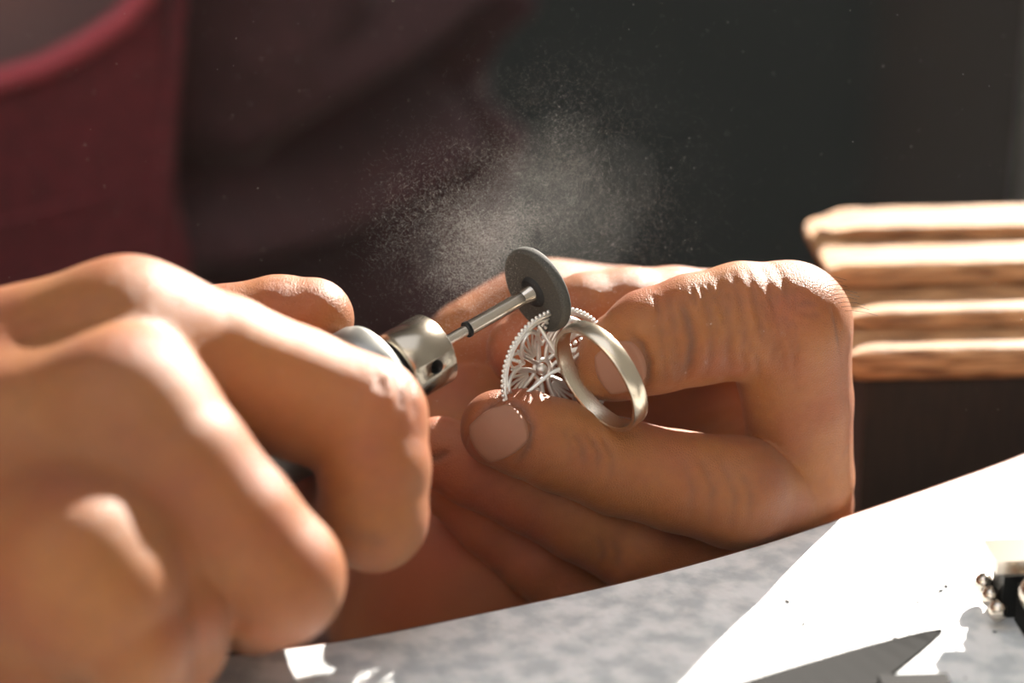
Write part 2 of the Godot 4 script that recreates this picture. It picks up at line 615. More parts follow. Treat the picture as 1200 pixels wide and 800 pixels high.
func build_room() -> void:
	struct(put("floor", box_mesh(Vector3(-2.2, -0.1, -2.2), Vector3(0.6, 0, 1.8)), M.floor))
	var st := SurfaceTool.new(); st.begin(Mesh.PRIMITIVE_TRIANGLES)     # ceiling with an unseen skylight, added to brighten the bench from above
	add_box(st, Vector3(-2.2, 3.0, -2.2), Vector3(0.6, 3.1, -0.4))
	add_box(st, Vector3(-2.2, 3.0, 1.5), Vector3(0.6, 3.1, 1.8))
	add_box(st, Vector3(-2.2, 3.0, -0.4), Vector3(-1.6, 3.1, 1.5))
	add_box(st, Vector3(0.5, 3.0, -0.4), Vector3(0.6, 3.1, 1.5))
	struct(put("ceiling", st.commit(), M.plaster))
	struct(put("wall_left", box_mesh(Vector3(-2.3, 0, -2.2), Vector3(-2.2, 3.1, 1.8)), M.plaster))
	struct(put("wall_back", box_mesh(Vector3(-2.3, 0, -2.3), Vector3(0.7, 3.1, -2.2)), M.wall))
	st = SurfaceTool.new(); st.begin(Mesh.PRIMITIVE_TRIANGLES)          # unseen window opening, added and sized to keep sun on hands, off trunk
	add_box(st, Vector3(0.6, 0, -2.2), Vector3(0.7, 1.2, 1.8))
	add_box(st, Vector3(0.6, 2.7, -2.2), Vector3(0.7, 3.1, 1.8))
	add_box(st, Vector3(0.6, 1.2, -2.2), Vector3(0.7, 2.7, -1.52))
	add_box(st, Vector3(0.6, 1.2, -0.65), Vector3(0.7, 2.7, 1.8))
	struct(put("wall_right", st.commit(), M.plaster))
	st = SurfaceTool.new(); st.begin(Mesh.PRIMITIVE_TRIANGLES)          # front wall behind the camera, with a small opening added for fill light
	add_box(st, Vector3(-2.3, 0, 1.8), Vector3(0.7, 1.4, 1.9))
	add_box(st, Vector3(-2.3, 2.4, 1.8), Vector3(0.7, 3.1, 1.9))
	add_box(st, Vector3(-2.3, 1.4, 1.8), Vector3(-1.1, 2.4, 1.9))
	add_box(st, Vector3(0.0, 1.4, 1.8), Vector3(0.7, 2.4, 1.9))
	struct(put("wall_front", st.commit(), M.plaster))
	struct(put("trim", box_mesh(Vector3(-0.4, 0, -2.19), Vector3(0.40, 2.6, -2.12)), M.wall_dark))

func bench_edge() -> Array:
	var px := [Vector2(-260, 838), Vector2(-30, 810), Vector2(200, 777), Vector2(404, 751), Vector2(608, 710), Vector2(750, 678), Vector2(888, 640), Vector2(1010, 600), Vector2(1105, 568), Vector2(1200, 534), Vector2(1340, 478)]
	var c := Curve3D.new()
	c.bake_interval = 0.002
	var w := []
	for p in px: w.append(on_bench(p.x, p.y))
	for i in w.size():
		var t: Vector3 = (w[mini(i + 1, w.size() - 1)] - w[maxi(i - 1, 0)]) / 6.0
		c.add_point(w[i], -t, t)
	var out := [Vector3(-0.85, BENCH_Y, 0.05), Vector3(-0.40, BENCH_Y, 0.055)]
	for p in c.get_baked_points(): out.append(p)
	out.append(Vector3(0.55, BENCH_Y, -0.050))
	return out

func slab(edge: Array, top: float, bottom: float) -> ArrayMesh:
	var poly := PackedVector2Array()
	for p in edge: poly.append(Vector2(p.x, p.z))
	poly.append(Vector2(0.55, 0.75)); poly.append(Vector2(-0.85, 0.75))
	var ix := Geometry2D.triangulate_polygon(poly)
	var vs := PackedVector3Array(); var ns := PackedVector3Array(); var out := PackedInt32Array()
	for s in 2:
		var f := vs.size()
		for p in poly:
			vs.append(Vector3(p.x, top if s == 0 else bottom, p.y)); ns.append(Vector3.UP if s == 0 else Vector3.DOWN)
		for i in ix: out.append(f + i)
	var n := poly.size()
	for i in n:
		var a := poly[i]; var b := poly[(i + 1) % n]
		var d := (b - a).normalized()
		var nn := Vector3(d.y, 0, -d.x)
		var f := vs.size()
		for q in [Vector3(a.x, top, a.y), Vector3(b.x, top, b.y), Vector3(b.x, bottom, b.y), Vector3(a.x, bottom, a.y)]:
			vs.append(q); ns.append(nn)
		out.append_array([f, f + 1, f + 2, f, f + 2, f + 3])
	return arr_mesh(vs, ns, out)

func build_bench() -> void:
	var b := thing("workbench", "pale worn metal topped workbench with a curved cut-out edge below the hands", "workbench", Vector3(0, 0, 0.3))
	var e := bench_edge()
	put("top_sheet", slab(e, BENCH_Y, BENCH_Y - 0.0012), M.sheet, b)
	put("slab", slab(e, BENCH_Y - 0.0012, BENCH_Y - 0.035), M.wood, b)
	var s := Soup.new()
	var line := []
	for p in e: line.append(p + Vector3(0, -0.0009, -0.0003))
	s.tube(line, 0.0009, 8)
	put("edge_rim_glint", soup_mesh(s), M.edge, b)  # added strip that carries the painted rim reflection
	for x in [-0.80, 0.50]:
		for z in [0.09, 0.70]:
			put("leg", box_mesh(Vector3(x - 0.03, 0, z - 0.03), Vector3(x + 0.03, BENCH_Y - 0.035, z + 0.03)), M.dwood, b)

func build_boards() -> void:
	# a dark wooden stand behind the bench carries four pale boards, each set back behind the one below
	var foot := P(1000, 452, 0.495)
	var right := (P(1250, 436, 0.497) - foot); right.y = 0.0; right = right.normalized()
	var back := Vector3(right.z, 0, -right.x)
	if back.z > 0.0: back = -back
	var basis := Basis(right, Vector3.UP, right.cross(Vector3.UP))
	var stand := thing("stand", "dark stained wooden block carrying the stack of pale boards", "stand", Vector3(foot.x + 0.06, 0, foot.z - 0.05))
	var st := SurfaceTool.new(); st.begin(Mesh.PRIMITIVE_TRIANGLES)
	var sy := foot.y
	add_hex(st, Transform3D(basis, foot + right * 0.093 + back * 0.021 + Vector3(0, -sy / 2.0, 0)), Vector3(0.09, sy / 2.0, 0.020), 0.0)
	put("block", st.commit(), M.dwood, stand)
	var labels := ["bottom board of the four stacked pale boards, brightest top edge, on the dark block", "second pale board from the bottom of the stepped wooden stack", "third pale board from the bottom of the stack, just under the top one", "topmost wooden board of the stack, set back with a rounded left end"]
	var left := [995.0, 985.0, 972.0, 966.0]
	var front := [450.0, 389.0, 340.0, 281.0]             # lower edge of each front face at its left end
	var thick := [0.0072, 0.0042, 0.0057, 0.0027]
	var y := sy
	for k in 4:
		# the board's front face stands where its lower edge is seen at height y
		var dir := P(left[k], front[k], 1.0) - eye
		var p := eye + dir * ((y - eye.y) / dir.y)
		var h: float = thick[k]
		var o := thing("wooden_board", labels[k], "board", p, "stacked pale boards")
		put("body", board_mesh(p, right, back, 0.16, h, 0.034 if k < 3 else 0.0145, 0.003 + 0.0022 * (k % 2), k), M.wood, o)
		y += h + 0.0002

func board_mesh(p: Vector3, right: Vector3, back: Vector3, length: float, h: float, deep: float, round_: float, seed_: int) -> ArrayMesh:
	# a plank with rounded, slightly wavy edges; p = lower front left corner
	var vs := PackedVector3Array(); var ns := PackedVector3Array(); var ix := PackedInt32Array()
	var prof := []                                       # (depth, height) around the section
	var r := minf(h * 0.32, 0.0022)
	for c in [[Vector2(r, r), PI * 1.5], [Vector2(r, h - r), PI], [Vector2(deep - r, h - r), PI / 2], [Vector2(deep - r, r), 0.0]]:
		for i in 5:
			var a: float = c[1] - i * PI / 8.0
			prof.append([c[0] + Vector2(cos(a), sin(a)) * r, Vector2(cos(a), sin(a))])
	var n := 60
	var nz := FastNoiseLite.new(); nz.seed = 60 + seed_; nz.frequency = 1.0
	for i in n + 1:
		var t := float(i) / n
		var x := length * t * t
		var pull := 0.0
		if x < round_ * 2.0:
			var q := 1.0 - x / (round_ * 2.0)
			pull = round_ * (1.0 - sqrt(maxf(0.0, 1.0 - q * q)))
		for s in prof:
			var v: Vector2 = s[0]
			var w := nz.get_noise_2d(x * 90.0, v.y * 200.0) * 0.0007
			var dd := clampf(v.x + w, 0.0, deep)
			var up_ := clampf(v.y, minf(pull * 0.7, h * 0.49), h - minf(pull * 0.7, h * 0.49))
			dd = clampf(dd, pull, deep - pull)
			vs.append(p + right * x + back * dd + Vector3.UP * up_)
			ns.append((back * s[1].x + Vector3.UP * s[1].y).normalized())
	var m := prof.size()
	for i in n:
		for k in m:
			var a := i * m + k; var b := i * m + (k + 1) % m
			ix.append_array([a, b, a + m, b, b + m, a + m])
	for e in [0, n]:
		var c := vs.size()
		vs.append(p + right * (0.0 if e == 0 else length) + back * deep / 2.0 + Vector3.UP * h / 2.0); ns.append(-right if e == 0 else right)
		var f := vs.size()
		for k in m:
			vs.append(vs[e * m + k]); ns.append(-right if e == 0 else right)
		for k in m: ix.append_array([c, f + k, f + (k + 1) % m])
	return arr_mesh(vs, ns, ix)

# ------------------------------------------------------------------ the jeweller
func J(px: float, py: float, d: float, r: float) -> Array:
	return [P(px, py, d), r * 0.001]

func right_hand() -> Flesh:
	var f := Flesh.new()
	f.kp = 0.009
	# back of the hand: four metacarpals from the wrist to the knuckles
	var wi := P(-170, 478, 0.380); var wm := P(-180, 535, 0.366); var wr := P(-185, 585, 0.360); var wl := P(-180, 650, 0.358)
	f.flesh(P(150, 402, 0.373), wi, 0.0128, 0.014)
	f.flesh(P(150, 492, 0.355), wm, 0.0118, 0.013)
	f.flesh(P(128, 612, 0.3510), wr, 0.0110, 0.013)
	f.flesh(P(92, 668, 0.339), wl, 0.0118, 0.013)
	f.flesh(P(50, 750, 0.348), P(-165, 720, 0.354), 0.0105, 0.014)
	f.flesh(P(60, 560, 0.378), P(-160, 560, 0.380), 0.014, 0.018)
	f.flesh(P(40, 650, 0.375), P(-160, 640, 0.378), 0.012, 0.016)
	# thumb base
	f.flesh(P(-60, 520, 0.395), P(90, 470, 0.402), 0.013, 0.0115)
	f.finger([J(150, 400, 0.373, 12.6), J(255, 424, 0.378, 11.2), J(345, 460, 0.381, 10.8), J(426, 492, 0.381, 10.5), J(438, 548, 0.379, 9.2), J(437, 605, 0.379, 8.9), J(408, 612, 0.391, 7.6), J(378, 590, 0.404, 6.6)], 0.006)
	f.finger([J(152, 488, 0.354, 12.8), J(205, 548, 0.352, 11.9), J(268, 618, 0.353, 11.1), J(322, 676, 0.355, 10.6), J(300, 700, 0.373, 9.0), J(270, 690, 0.388, 8.4), J(230, 660, 0.402, 7.0)], 0.006)
	f.finger([J(128, 612, 0.3510, 11.0), J(178, 660, 0.3480, 9.6), J(199, 716, 0.3470, 8.6), J(204, 752, 0.3500, 8.0), J(190, 745, 0.372, 7.6), J(160, 700, 0.390, 6.8)], 0.008)
	f.finger([J(92, 668, 0.339, 11.8), J(132, 705, 0.3375, 9.6), J(158, 752, 0.3380, 8.2), J(163, 788, 0.3430, 7.6), J(130, 770, 0.364, 6.8), J(110, 720, 0.384, 6.0)], 0.008)
	f.finger([J(60, 470, 0.402, 11.5), J(180, 420, 0.408, 10.4), J(262, 398, 0.410, 9.6), J(330, 382, 0.410, 9.0), J(366, 374, 0.409, 7.4)], 0.010)
	return f

const DEEPER := 0.0118
func K(px: float, py: float, d: float, r: float) -> Array:
	return J(px, py, d + DEEPER, r)

func Q(px: float, py: float, d: float) -> Vector3:
	return P(px, py, d + DEEPER)

func left_hand() -> Flesh:
	var f := Flesh.new()
	f.kp = 0.010
	# palm behind the curled fingers
	f.flesh(Q(556, 402, 0.459), Q(640, 378, 0.464), 0.0078, 0.0100)
	f.flesh(Q(548, 420, 0.462), Q(530, 520, 0.462), 0.0080, 0.0120)
	f.flesh(Q(530, 520, 0.462), Q(512, 660, 0.458), 0.0130, 0.0160)
	f.flesh(Q(640, 390, 0.466), Q(620, 640, 0.470), 0.0130, 0.0180)
	f.flesh(Q(740, 400, 0.468), Q(740, 620, 0.472), 0.0150, 0.0160)
	f.flesh(Q(860, 430, 0.462), Q(860, 610, 0.462), 0.0140, 0.0140)
	f.flesh(Q(488, 680, 0.458), Q(570, 710, 0.462), 0.0100, 0.0160)
	# index finger above, middle finger below it, then ring and little finger
	f.finger([K(880, 560, 0.446, 12.0), K(938, 560, 0.430, 10.0), K(935, 470, 0.424, 10.2), K(922, 382, 0.419, 12.0), K(870, 376, 0.417, 10.8), K(815, 386, 0.416, 10.2), K(765, 400, 0.416, 9.7), K(730, 418, 0.4165, 8.1), K(710, 430, 0.4160, 6.2)], 0.008)
	f.finger([K(870, 600, 0.450, 12.0), K(935, 588, 0.434, 10.4), K(862, 577, 0.4185, 10.4), K(795, 564, 0.4170, 9.3), K(725, 547, 0.4160, 8.9), K(655, 522, 0.4135, 8.4), K(612, 507, 0.4115, 7.9), K(585, 502, 0.4105, 7.1)], 0.006)
	f.finger([K(850, 660, 0.455, 11.0), K(860, 690, 0.436, 9.0), K(745, 640, 0.4270, 8.6), K(680, 606, 0.4250, 8.2), K(620, 574, 0.4240, 8.0), K(560, 548, 0.4240, 7.6), K(515, 530, 0.4250, 6.8)], 0.006)
	f.finger([K(800, 690, 0.462, 10.0), K(760, 745, 0.446, 8.0), K(690, 705, 0.4370, 7.8), K(630, 655, 0.4340, 7.2), K(575, 610, 0.4330, 6.8), K(535, 578, 0.4340, 6.0)], 0.006)
	# thumb behind the ring
	f.finger([K(880, 400, 0.458, 12.0), K(850, 372, 0.448, 9.4), K(790, 366, 0.4430, 8.9), K(735, 369, 0.4405, 9.2), K(690, 374, 0.4390, 9.0), K(640, 394, 0.4370, 8.0), K(613, 410, 0.4360, 7.0)], 0.008)
	return f

func nail_mesh(f: Flesh, c: Vector2, ux: Vector2, uy: Vector2) -> ArrayMesh:
	# a nail plate laid on the fingertip: c its middle, ux towards the tip, uy half its width (pixels of the photograph)
	var vs := PackedVector3Array(); var ns := PackedVector3Array(); var ix := PackedInt32Array()
	var n := 26
	for j in n + 1:
		for i in n + 1:
			var s := Vector2(i, j) / n * 2.0 - Vector2.ONE
			# square to rounded outline
			var e := Vector2(s.x * sqrt(1.0 - s.y * s.y * 0.42), s.y * sqrt(1.0 - s.x * s.x * 0.42))
			var q := c + ux * e.x + uy * e.y
			var dir := (P(q.x, q.y, 1.0) - eye).normalized()
			var h := f.hit(eye, dir, 0.3, 0.5)
			if h == Vector3.INF: h = eye + dir * 0.41
			var g := f.grad(h)
			var edge := maxf(absf(s.x), absf(s.y))
			var lift := 0.00050 * (1.0 - smoothstep(0.86, 1.0, edge)) - 0.00030 * smoothstep(0.92, 1.0, edge)
			if s.x > 0.5: lift += 0.0003 * (s.x - 0.5)
			vs.append(h + g * lift); ns.append(g)
	for j in n:
		for i in n:
			var a := j * (n + 1) + i
			ix.append_array([a, a + 1, a + n + 1, a + 1, a + n + 2, a + n + 1])
	return arr_mesh(vs, smooth_normals(vs, ix, ns), ix)

var stains := []                                       # work-stained patches: [place, radius, colour, strength]
func skin_color(v: Vector3, n1: FastNoiseLite, n2: FastNoiseLite) -> Color:
	var a := n1.get_noise_3dv(v * 1000.0)
	var b := n2.get_noise_3dv(v * 1000.0)
	var c := Vector3(0.275, 0.090, 0.024)
	c = c.lerp(Vector3(0.25, 0.066, 0.022), clampf(a * 1.2, 0.0, 0.8))
	c = c.lerp(Vector3(0.29, 0.108, 0.028), clampf(-a * 1.2, 0.0, 0.8))
	c *= 1.0 + 0.12 * b
	for t in stains:
		var w: float = exp(-v.distance_squared_to(t[0]) / (t[1] * t[1])) * t[3]
		if w > 0.01: c = c.lerp(t[2], w * (0.8 + 0.4 * a))
	return Color(c.x, c.y, c.z)

func build_person() -> void:
	var person := thing("person", "person in a burgundy apron holding a ring and a rotary tool in both hands", "person", Vector3(-0.17, 0.72, -0.36))
	var vs := PackedVector3Array(); var ns := PackedVector3Array(); var ix := PackedInt32Array()
	var R := right_hand()
	var L := left_hand()
	R.mesh_into(0.0009, vs, ns, ix)
	grooves(R, vs, ns, 0, [
		[1.0, 0.35, Vector2(462, 425), Vector2(468, 450), Vector2(470, 480)],
		[0.9, 0.25, Vector2(440, 412), Vector2(446, 440), Vector2(448, 460)],
		[0.9, 0.25, Vector2(478, 440), Vector2(484, 466), Vector2(486, 490)],
		[1.2, 0.2, Vector2(402, 618), Vector2(420, 628), Vector2(438, 634), Vector2(455, 634)],
		[1.2, 0.15, Vector2(268, 712), Vector2(282, 722), Vector2(300, 728)],
	])
	var first := vs.size()
	L.mesh_into(0.00055, vs, ns, ix)
	var lines := [
		# nail folds
		[0.7, 0.45, Vector2(737, 392), Vector2(752, 404), Vector2(760, 425), Vector2(760, 445), Vector2(752, 462)],
		[0.7, 0.40, Vector2(545, 520), Vector2(556, 496), Vector2(575, 474), Vector2(592, 466)],
		[0.7, 0.45, Vector2(592, 466), Vector2(612, 476), Vector2(624, 500), Vector2(620, 525), Vector2(606, 543)],
		# index finger wrinkles
		[1.0, 0.55, Vector2(797, 350), Vector2(806, 375), Vector2(811, 400), Vector2(808, 425), Vector2(798, 445)],
		[0.8, 0.25, Vector2(783, 345), Vector2(790, 380), Vector2(790, 420)],
		[0.7, 0.22, Vector2(770, 352), Vector2(775, 390), Vector2(776, 430)],
		[0.8, 0.28, Vector2(822, 335), Vector2(832, 370), Vector2(834, 410), Vector2(826, 440)],
		[0.8, 0.26, Vector2(842, 326), Vector2(852, 365), Vector2(855, 400), Vector2(848, 435)],
		[0.7, 0.24, Vector2(858, 320), Vector2(868, 355), Vector2(873, 395), Vector2(868, 425)],
		[0.7, 0.26, Vector2(874, 316), Vector2(885, 350), Vector2(892, 385), Vector2(896, 405)],
		[0.7, 0.24, Vector2(890, 312), Vector2(903, 345), Vector2(908, 380)],
		[0.7, 0.20, Vector2(905, 308), Vector2(920, 335), Vector2(926, 360)],
		[0.7, 0.25, Vector2(975, 360), Vector2(982, 385), Vector2(985, 410)],
		[0.6, 0.18, Vector2(934, 358), Vector2(945, 352), Vector2(956, 356)],
		[0.6, 0.18, Vector2(938, 366), Vector2(950, 370), Vector2(962, 366)],
		# middle finger wrinkles
		[0.8, 0.25, Vector2(672, 505), Vector2(684, 525), Vector2(684, 545)],
		[0.7, 0.22, Vector2(688, 505), Vector2(702, 530), Vector2(700, 555)],
		[0.7, 0.22, Vector2(704, 508), Vector2(718, 535), Vector2(716, 560)],
		[0.7, 0.18, Vector2(660, 500), Vector2(668, 520), Vector2(668, 540)],
		[0.8, 0.22, Vector2(800, 540), Vector2(812, 575), Vector2(808, 610)],
		[0.8, 0.25, Vector2(820, 535), Vector2(836, 575), Vector2(832, 615)],
		[0.8, 0.25, Vector2(845, 540), Vector2(862, 580), Vector2(856, 620)],
		[0.7, 0.20, Vector2(868, 550), Vector2(880, 580), Vector2(876, 610)],
		# ring finger and palm
		[0.8, 0.25, Vector2(700, 630), Vector2(708, 645), Vector2(704, 662)],
		[0.8, 0.25, Vector2(716, 632), Vector2(726, 648), Vector2(724, 668)],
		[1.0, 0.6, Vector2(514, 618), Vector2(526, 630), Vector2(524, 650), Vector2(515, 668)],
		[0.9, 0.4, Vector2(500, 540), Vector2(514, 536), Vector2(526, 528)],
	]
	for k in 90:                                        # fine lines across the fingers
		var along := rng.randf()
		var x := lerpf(765.0, 930.0, along)
		var y := rng.randf_range(330.0, 420.0)
		lines.append([0.38, rng.randf_range(0.09, 0.2), Vector2(x, y), Vector2(x + rng.randf_range(2, 8), y + 14), Vector2(x + rng.randf_range(2, 9), y + rng.randf_range(22, 38))])
	grooves(L, vs, ns, first, lines)
	# arms: right forearm away to the left, left forearm down behind the bench; then the trunk
	var A := Flesh.new()
	A.kp = 0.03
	var rw := P(-165, 555, 0.372); var re := rw + Vector3(-0.20, 0.02, -0.12); var rs := Vector3(-0.37, 1.24, -0.40)
	A.flesh(rw, re, 0.025, 0.038); A.flesh(re, rs, 0.040, 0.05)
	var lw := P(560, 745, 0.478); var le := Vector3(-0.06, 0.79, -0.34); var ls := Vector3(-0.08, 1.20, -0.47)
	A.flesh(P(560, 660, 0.468), lw, 0.020, 0.023); A.flesh(lw, le, 0.023, 0.034); A.flesh(le, ls, 0.036, 0.05)
	A.flesh(rs, ls, 0.05, 0.05)
	A.flesh(Vector3(-0.18, 1.18, -0.42), Vector3(-0.18, 0.78, -0.40), 0.085, 0.085)
	A.flesh(Vector3(-0.18, 1.2, -0.42), Vector3(-0.18, 1.34, -0.38), 0.05, 0.045)
	A.mesh_into(0.005, vs, ns, ix)
	ns = smooth_normals(vs, ix, ns)
	var n1 := FastNoiseLite.new(); n1.seed = 3; n1.frequency = 0.055; n1.fractal_octaves = 2
	var n2 := FastNoiseLite.new(); n2.seed = 4; n2.frequency = 0.35; n2.fractal_octaves = 3
	var ochre := Vector3(0.50, 0.20, 0.045)
	var red := Vector3(0.46, 0.13, 0.07)
	var dirt := Vector3(0.15, 0.075, 0.042)
	stains = [[P(800, 390, 0.404), 0.008, ochre, 0.7], [P(775, 400, 0.404), 0.006, ochre, 0.6], [P(850, 370, 0.404), 0.009, ochre, 0.35], [P(755, 400, 0.406), 0.004, red, 0.6], [P(765, 450, 0.407), 0.004, red, 0.5], [P(935, 350, 0.408), 0.010, red, 0.45], [P(680, 470, 0.411), 0.005, dirt, 0.55], [P(700, 480, 0.411), 0.005, dirt, 0.5],
		[P(545, 480, 0.406), 0.006, dirt, 0.45], [P(600, 450, 0.405), 0.006, dirt, 0.4], [P(635, 500, 0.405), 0.005, red, 0.4], [P(515, 480, 0.44), 0.016, red, 0.55], [P(520, 640, 0.442), 0.018, red, 0.55], [P(585, 400, 0.43), 0.010, red, 0.3], [P(150, 470, 0.345), 0.016, dirt, 0.25], [P(60, 560, 0.36), 0.014, dirt, 0.3], [P(470, 440, 0.374), 0.008, red, 0.35], [P(320, 420, 0.374), 0.014, ochre, 0.35], [P(850, 600, 0.41), 0.010, red, 0.3], [P(920, 570, 0.42), 0.010, dirt, 0.3]]
	var cols := PackedColorArray(); cols.resize(vs.size())
	for i in vs.size():
		cols[i] = skin_color(vs[i], n1, n2)
		if grime.has(i): cols[i] = cols[i].lerp(Color(0.13, 0.055, 0.03), grime[i])
	put("body", arr_mesh(vs, ns, ix, cols), M.skin, person)
	var nl := put("fingernail", nail_mesh(L, Vector2(585, 507), Vector2(-30, 17), Vector2(15, 27)), M.nail, person)
	nl.set_meta("label", "short nail of the middle finger under the ring")
	put("fingernail", nail_mesh(L, Vector2(727, 430), Vector2(-27, 12), Vector2(12, 28)), M.nail, person)
	var hs := Soup.new()
	for i in 9:
		var q := Vector2(958 + i * 4.0, 328 + i * 4.5)
		var h := L.hit(eye, (P(q.x, q.y, 1.0) - eye).normalized(), 0.3, 0.5)
		if h == Vector3.INF: continue
		var g := L.grad(h)
		var side := V(0.6, -0.2, 0.1).normalized() * rng.randf_range(0.6, 1.2)
		hs.tube([h, h + (g * 0.8 + side * 0.5) * 0.0012, h + (g * 1.1 + side * 1.3) * 0.0017, h + (g * 1.0 + side * 2.2) * 0.0020], 0.00004, 5)
	var hr := put("knuckle_hair", soup_mesh(hs), M.hair, person)
	hr.set_meta("kind", "stuff")
	build_clothes(person)

# the trunk: an upright oval, its front seen behind the hands
const TC := Vector3(-0.214, 0, -0.375)
const TA := 0.185
const TB := 0.130
func trunk(th: float, y: float, out: float) -> Vector3:
	var s := 1.0 - 0.45 * smoothstep(1.06, 1.26, y)
	var lean := (y - 0.95) * 0.12
	return Vector3(TC.x + (TA * s + out) * sin(th), y, TC.z + lean + (TB * s + out) * cos(th))

func trunk_at(px: float, py: float) -> Vector3:          # where that line of sight meets the trunk: (angle, height)
	var dir := P(px, py, 1.0) - eye
	var t := 0.5
	for i in 400:
		var p := eye + dir * t
		var lean := (p.y - 0.95) * 0.12
		var q := Vector2((p.x - TC.x) / TA, (p.z - TC.z - lean) / TB)
		if q.length() < 1.0: return Vector3(atan2((p.x - TC.x) / TA, (p.z - TC.z - lean) / TB), p.y, t)
		t += 0.001
	var p2 := eye + dir * 0.7
	return Vector3(atan2((p2.x - TC.x) / TA, 0.2), p2.y, 0.7)

var folds := []
func fold(th: float, y: float) -> float:
	var p := Vector2(th * 0.16, y)
	var o := 0.0
	for f in folds:
		var best := 9.0
		for k in f[2].size() - 1:
			best = minf(best, p.distance_to(Geometry2D.get_closest_point_to_segment(p, f[2][k], f[2][k + 1])))
		o += 1.6 * f[0] * exp(-best * best / (f[1] * f[1]))
	return maxf(o, -0.016)

func build_clothes(person: Node3D) -> void:
	for f in [[0.012, 0.011, [Vector2(240, 150), Vector2(300, 95), Vector2(370, 50), Vector2(450, -30)]], [0.014, 0.012, [Vector2(215, 262), Vector2(300, 245), Vector2(390, 190), Vector2(470, 135), Vector2(545, 60)]], [0.010, 0.010, [Vector2(400, 360), Vector2(450, 320), Vector2(520, 250)]], [-0.010, 0.012, [Vector2(200, 190), Vector2(280, 150), Vector2(360, 110), Vector2(450, 40)]], [-0.012, 0.010, [Vector2(220, 310), Vector2(340, 270), Vector2(440, 205), Vector2(540, 120)]], [0.006, 0.010, [Vector2(330, -20), Vector2(290, 20), Vector2(250, 60)]]]:
		var pts := []
		for q in f[2]:
			var t := trunk_at(q.x, q.y)
			pts.append(Vector2(t.x * 0.16, t.y))
		folds.append([f[0], f[1], pts])
	var seam: Vector3 = trunk_at(148, 120)
	var hem_px := [Vector2(-290, 160), Vector2(-150, 108), Vector2(-30, 64), Vector2(20, 46), Vector2(62, 22), Vector2(98, -8), Vector2(122, -42), Vector2(135, -86)]
	var hem := []
	for q in hem_px: hem.append(trunk_at(q.x, q.y))
	# apron: wraps the front and the sides, its upper edge dips on the left
	var vs := PackedVector3Array(); var ns := PackedVector3Array(); var ix := PackedInt32Array()
	var nu := 160; var nv := 150
	var out_of := func(th: float, y: float, base: float) -> float:
		var left: float = smoothstep(seam.x + 0.035, seam.x - 0.01, th)
		return base + fold(th, y) * (1.0 - left) + 0.010 * left
	var halves := []
	for part in 2:
		vs = PackedVector3Array(); ns = PackedVector3Array(); ix = PackedInt32Array()
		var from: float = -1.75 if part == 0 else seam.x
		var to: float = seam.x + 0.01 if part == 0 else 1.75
		for side in 2:
			for j in nv + 1:
				for i in nu + 1:
					var th := lerpf(from, to, float(i) / nu)
					var top := hem_height(hem, th)
					var y := lerpf(0.70, top, float(j) / nv)
					var o: float = out_of.call(th, y, 0.021) - 0.003 * side + (0.001 if part == 0 else 0.0)
					vs.append(trunk(th, y, o))
					ns.append(Vector3(sin(th) / TA, 0, cos(th) / TB).normalized() * (1.0 if side == 0 else -1.0))
			var f := side * (nu + 1) * (nv + 1)
			for j in nv:
				for i in nu:
					var a := f + j * (nu + 1) + i
					ix.append_array([a, a + 1, a + nu + 1, a + 1, a + nu + 2, a + nu + 1])
		halves.append(arr_mesh(vs, smooth_normals(vs, ix, ns), ix))
	var apron := put("apron", halves[0], M.cloth, person)
	var skirt := put("apron_side", halves[1], M.shaded_cloth, person)
	skirt.set_meta("label", "creased side of the burgundy apron, shade put into its darker colour")
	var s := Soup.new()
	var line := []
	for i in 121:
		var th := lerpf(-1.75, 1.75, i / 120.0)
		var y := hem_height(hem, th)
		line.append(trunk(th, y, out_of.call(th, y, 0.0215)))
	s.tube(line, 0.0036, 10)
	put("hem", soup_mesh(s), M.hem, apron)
	s = Soup.new(); line = []
	for i in 60:
		var t := trunk_at(150.0 - 20.0 * i / 59.0, -40.0 + 420.0 * i / 59.0)
		line.append(trunk(t.x, t.y, 0.0315))
	s.tube(line, 0.0022, 8)
	put("seam", soup_mesh(s), M.cloth, apron)
	s = Soup.new(); line = []
	for i in 40:
		var t := trunk_at(-40.0 + 180.0 * i / 39.0, 236.0 - 52.0 * i / 39.0 - 8.0 * sin(PI * i / 39.0))
		line.append(trunk(t.x, t.y, 0.0310))
	s.tube(line, 0.0020, 8)
	put("seam", soup_mesh(s), M.cloth, apron)
	# shirt: trunk and two sleeves
	vs = PackedVector3Array(); ns = PackedVector3Array(); ix = PackedInt32Array()
	var nz := FastNoiseLite.new(); nz.seed = 8; nz.frequency = 22.0
	for j in 61:
		for i in 97:
			var th := TAU * i / 96.0
			var y := lerpf(0.70, 1.27, j / 60.0)
			var p := trunk(th, y, 0.0)
			vs.append(trunk(th, y, 0.004 * nz.get_noise_3dv(p)))
			ns.append(Vector3(sin(th) / TA, 0, cos(th) / TB).normalized())
	for j in 60:
		for i in 96:
			var a := j * 97 + i
			ix.append_array([a, a + 1, a + 97, a + 1, a + 98, a + 97])
	put("shirt", arr_mesh(vs, smooth_normals(vs, ix, ns), ix), M.shirt, person)
	var F := Flesh.new()
	F.kp = 0.03
	var rw := P(-165, 555, 0.372)
	var re := rw + Vector3(-0.20, 0.02, -0.12)
	F.flesh(rw.lerp(re, 0.35), re, 0.042, 0.050); F.flesh(re, Vector3(-0.37, 1.24, -0.40), 0.050, 0.065)
	var le := Vector3(-0.06, 0.79, -0.34); var ls := Vector3(-0.08, 1.20, -0.47)
	F.flesh(P(560, 745, 0.478).lerp(le, 0.45), le, 0.033, 0.044); F.flesh(le, ls, 0.046, 0.06)
